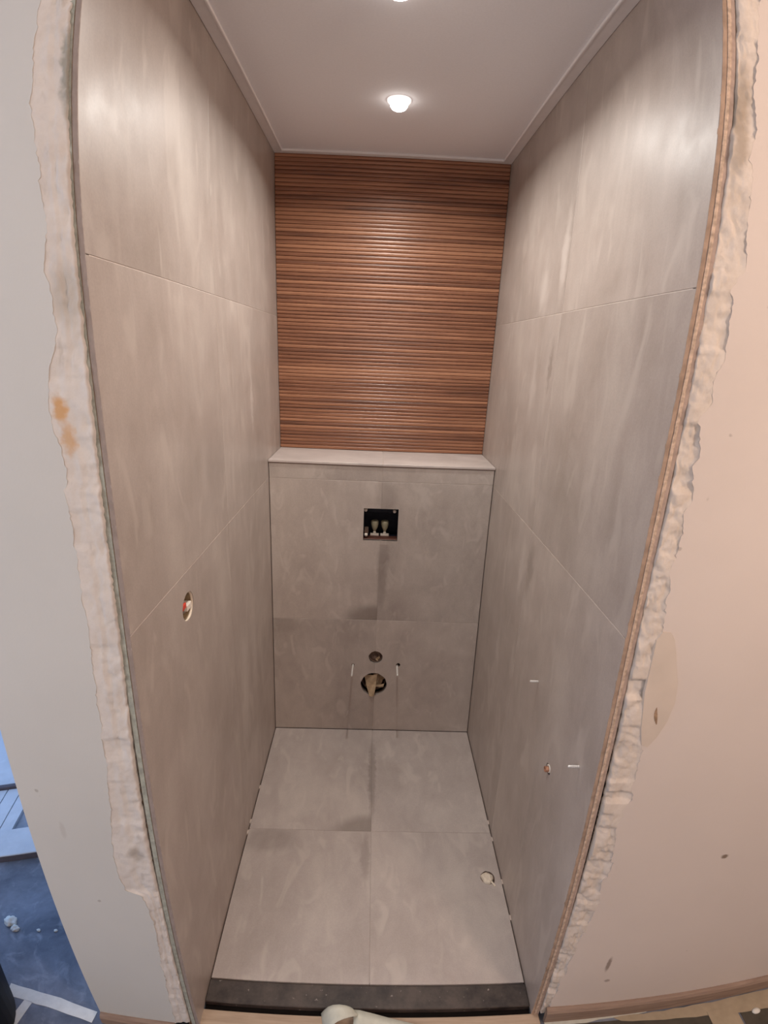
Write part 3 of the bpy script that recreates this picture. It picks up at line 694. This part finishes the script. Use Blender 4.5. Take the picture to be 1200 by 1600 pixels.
# ---- plugged hole in the floor
fp = thing('floor_plug', 'cream plug in a small round hole in the right front floor tile', 'plug', (0.826, 0.452, -0.002))
bm = bmesh.new(); ring(bm, 0.0215, 0.0235, -0.03, -0.003, (0.826, 0.452, 0), (0, 0, 1)); part('pipe_rim', bm, M['pipe_grey'], fp, True)
bm = bmesh.new(); c_ = []
for k in range(16):
    a_ = 2 * PI * k / 16; r_ = 0.0200 * (1 + 0.10 * math.sin(3 * a_) + random.uniform(-0.08, 0.08)); c_.append((math.cos(a_) * r_, math.sin(a_) * r_))
rings = []
for s_, h_ in ((1.0, -0.02), (1.0, -0.002), (0.85, 0.003), (0.5, 0.006 )):
    rings.append([bm.verts.new((0.824 + x * s_, 0.452 + y * s_, h_ + random.uniform(-0.0015, 0.0015))) for x, y in c_])
for A, B in zip(rings, rings[1:]):
    for k in range(16): bm.faces.new((A[k], A[(k + 1) % 16], B[(k + 1) % 16], B[k]))
bm.faces.new(rings[-1]); bm.faces.new(rings[0][::-1]); part('plug', bm, M['crumpled'], fp)
bm = bmesh.new(); sheet(bm, [(0.834, 0.436, 0.001), (0.838, 0.441, 0.001), (0.848, 0.424, 0.002), (0.843, 0.420, 0.002)], 3, 2, lambda u, v: 0.0); part('tail', bm, M['crumpled'], fp)

# ---- threshold
th = thing('stone_threshold', 'dark stone threshold across the doorway in front of the floor tiles', 'threshold', (W / 2, 0.09, -0.03))
bm = bmesh.new(); bx(bm, (0.0005, 0.060, -0.045), (W - 0.0005, 0.1225, -0.0015), 0.002); part('slab', bm, M['stone'], th)
bm = bmesh.new(); bx(bm, (0.001, 0.0440, -0.045), (W - 0.001, 0.0598, -0.019)); part('underlay', bm, M['dark'], th)  # near-black strip: shade of the gap before the slab put into colour
bt = box('batten', (-0.018, 0.0, FL), (0.893, 0.043, FL + 0.012), M['batten'], None, 0.0015)
tag(bt, 'pale raw timber batten lying on the floor in front of the stone threshold', 'batten')
bm = bmesh.new(); bx(bm, (-0.056, -0.010, FL), (-0.030, 0.002, 0.006), 0.001)
tag(obj('black_wedge', bm, M['black']), 'small black wedge at the foot of the left doorway edge', 'wedge')

# ---- curled paper strip
cp = thing('paper_strip', 'curled strip of torn white paper lying on the timber batten', 'paper', (0.40, 0.01, FL + 0.013))
bm = bmesh.new()
pr = [(0.318, -0.008), (0.326, 0.010), (0.337, 0.028), (0.350, 0.038), (0.366, 0.041), (0.381, 0.038), (0.394, 0.031), (0.402, 0.022), (0.405, 0.012)]
ribbon(bm, [[Vector((x + 0.12 * (v - 0.5) * 0.10, 0.049 - (0.060 - 0.048 * k / 8) * v, z - 0.004 * v * (1 - k / 8))) for v in (0, 0.25, 0.5, 0.75, 1.0)] for k, (x, z) in enumerate(pr)])
part('curl', bm, M['paper'], cp, True)
bm = bmesh.new()
pr = [(0.398, 0.013), (0.414, 0.016), (0.45, 0.012), (0.50, 0.004), (0.56, -0.004), (0.66, -0.0085)]
ribbon(bm, [[Vector((x, 0.050 - 0.052 * v - 0.17 * (x - 0.40), z + 0.001 * math.sin(20 * x))) for v in (0, 0.33, 0.66, 1.0)] for x, z in pr])
part('tail', bm, M['paper'], cp, True)

# ---- papers and card on the hall floor, right
def flat(name, pts, z, mat, label, cat, th_=0.0012, jag=0.0):
    bm = bmesh.new(); P_ = []
    for (xa, ya_), (xb, yb_) in zip(pts, pts[1:] + pts[:1]):
        nseg = max(1, int(math.hypot(xb - xa, yb_ - ya_) / 0.03)) if jag else 1
        for s_ in range(nseg):
            f_ = s_ / nseg; P_.append((xa + (xb - xa) * f_ + (random.uniform(-jag, jag) if s_ else 0), ya_ + (yb_ - ya_) * f_ + (random.uniform(-jag, jag) if s_ else 0)))
    t_ = [bm.verts.new((x, y, z + th_)) for x, y in P_]; b_ = [bm.verts.new((x, y, z)) for x, y in P_]
    bm.faces.new(t_); bm.faces.new(b_[::-1])
    for k in range(len(P_)): bm.faces.new((t_[k], t_[(k + 1) % len(P_)], b_[(k + 1) % len(P_)], b_[k]))
    return tag(obj(name, bm, mat), label, cat)
flat('torn_paper_strip', [(0.905, 0.030), (1.22, 0.030), (1.20, 0.020), (1.06, 0.016), (0.99, 0.006), (0.91, 0.000)], FL, M['paper'], 'narrow torn white paper strip along the foot of the right wall', 'paper', jag=0.004)
flat('floor_paper', [(1.10, 0.016), (2.5, 0.016), (2.5, -0.055), (1.62, -0.052), (1.12, 0.004)], FL + 0.0015, M['cream_paper'], 'cream floor paper along the right wall under the timber strip', 'paper', jag=0.002)
flat('floor_paper', [(1.375, -0.012), (1.465, -0.012), (1.50, -0.5), (1.40, -0.5)], FL + 0.0030, M['cream_paper'], 'cream paper strip crossing the hall floor between dark cards on the right', 'paper')
flat('floor_card', [(0.93, 0.012), (1.385, 0.000), (1.40, -0.5), (0.95, -0.5)], FL, M['card'], 'dark floor card beside the right edge of the doorway', 'card', 0.0014)
flat('floor_card', [(1.475, -0.026), (2.2, -0.060), (2.2, -0.5), (1.50, -0.5)], FL, M['card'], 'dark floor card farthest right on the hall floor', 'card', 0.0014)
lp = bmesh.new(); bmesh.ops.create_icosphere(lp, subdivisions=2, radius=0.012)
for v in lp.verts: v.co = Vector((v.co.x * 1.2 + 1.525, v.co.y * 0.9 - 0.045, max(-0.002, v.co.z * 0.6 + 0.003 * noise.noise(v.co * 200)) + FL + 0.0035))
tag(obj('plaster_crumb', lp, M['tape'], None, True), 'white plaster crumb on the dark floor card farthest right', 'plaster lump')

# ---- left room: raised sills and boards in daylight, tape, plaster lumps, bucket
a0 = math.radians(19)
eu, ev = Vector((math.cos(a0), math.sin(a0), 0)), Vector((-math.sin(a0), math.cos(a0), 0))
O = Vector((-0.80, 0.432, 0))
def slab(name, u0, u1, v0, v1, z0, z1, mat, label=None, cat=None, parent=None, bev=0.002):
    bm = bmesh.new(); bx(bm, (u0, v0, z0), (u1, v1, z1), bev)
    for v in bm.verts: v.co = O + eu * v.co.x + ev * v.co.y + Vector((0, 0, v.co.z))
    if parent is not None: return part(name, bm, mat, parent)
    return tag(obj(name, bm, mat), label, cat)
s1 = thing('door_sill', 'pale raised sill with a dark front edge, nearer of two in the left room', 'sill', tuple(O))
slab('top_board', -0.9, 0.50, 0.0, 0.118, 0.004, 0.010, M['sill'], parent=s1)
slab('riser', -0.9, 0.50, 0.001, 0.116, FL, 0.0038, M['sill_dark'], parent=s1)
for k, (u0, u1) in enumerate(((-0.42, -0.068), (-0.064, -0.014), (-0.010, 0.034))):
    bm = bmesh.new(); sk = lambda u, v: u + 0.2 * (v - 0.25)
    f_ = [[bm.verts.new(O + eu * sk(u, v) + ev * v + Vector((0, 0, z))) for u, v in ((u0, 0.122), (u1, 0.122), (u1, 0.329), (u0, 0.329))] for z in (FL, 0.002)]
    bm.faces.new(f_[0][::-1]); bm.faces.new(f_[1])
    for q in range(4): bm.faces.new((f_[0][q], f_[0][(q + 1) % 4], f_[1][(q + 1) % 4], f_[1][q]))
    tag(obj('floor_board', bm, M['sill']), ('wide pale floor board in the left room, farthest from the wall corner', 'narrow pale floor board in the left room, middle one behind the nearer sill', 'narrow pale floor board in the left room, nearest the wall corner')[k], 'floor board')
slab('underlay', -0.42, 0.50, 0.119, 0.331, FL, -0.010, M['screed_pale'], parent=s1)
s2 = thing('door_sill', 'grey raised sill behind the pale floor boards, farther of two in the left room', 'sill', tuple(O + ev * 0.34))
slab('riser', -0.9, 0.50, 0.332, 0.348, FL, 0.014, M['sill_dark'], parent=s2)
slab('top_board', -0.9, 0.50, 0.349, 0.80, FL, 0.012, M['sill'], parent=s2)
def blob(name, c, r, label, sq=0.55, n=3, seed=0):
    bm = bmesh.new(); bmesh.ops.create_icosphere(bm, subdivisions=n, radius=1.0)
    for v in bm.verts:
        k = 1 + 0.45 * noise.noise(v.co * 1.7 + Vector((seed, 0, 0))) + 0.15 * noise.noise(v.co * 5)
        v.co = Vector((c[0] + v.co.x * r * k, c[1] + v.co.y * r * 0.8 * k, FL + max(-0.0, (v.co.z * sq + 0.35) * r * k)))
    return tag(obj(name, bm, M['tape'], None, True), label, 'plaster lump', 'plaster lumps on the left floor')
blob('plaster_lump', (-0.655, 0.222), 0.020, 'largest white plaster lump on the dark floor of the left room', seed=1)
blob('plaster_lump', (-0.630, 0.204), 0.013, 'white plaster lump touching the largest one on the left floor', seed=4)
blob('plaster_lump', (-0.556, 0.214), 0.006, 'tiny white plaster crumb on the left floor, midway to the wall corner', seed=7, n=2)
blob('plaster_lump', (-0.503, 0.222), 0.006, 'tiny white plaster crumb on the left floor, nearest the wall corner', seed=9, n=2)
flat('tape_strip', [(-0.56, 0.030), (-0.40, 0.020), (-0.285, 0.000), (-0.290, -0.034), (-0.40, -0.018), (-0.56, -0.008)], FL, M['tape'], 'white tape strip on the floor at the foot of the left wall corner', 'tape', jag=0.0015)
flat('tape_strip', [(-0.50, -0.010), (-0.475, -0.012), (-0.52, -0.22), (-0.555, -0.22)], FL, M['tape'], 'white tape strip beside the black bucket, running towards the viewer', 'tape')
bk = thing('bucket', 'black rubber bucket standing on the floor at the lower left edge', 'bucket', (-0.652, -0.11, FL))
bm = bmesh.new(); N_ = 40; prof = [(0.145, 0.0), (0.155, 0.004), (0.178, 0.24), (0.184, 0.243), (0.185, 0.258), (0.178, 0.260), (0.172, 0.24), (0.150, 0.012)]
lathe(bm, prof, (-0.652, -0.11, FL), (0, 0, 1), N_); part('shell', bm, M['black'], bk, True)
bm = bmesh.new()
tube(bm, [(-0.652 + 0.186 * math.cos(t), -0.11 + 0.186 * math.sin(t), FL + 0.235 - 0.05 * math.sin(t - PI)) for t in [PI + PI * k / 16 for k in range(17)]], 0.003); part('handle', bm, M['zinc'], bk, True, 'thin metal handle')
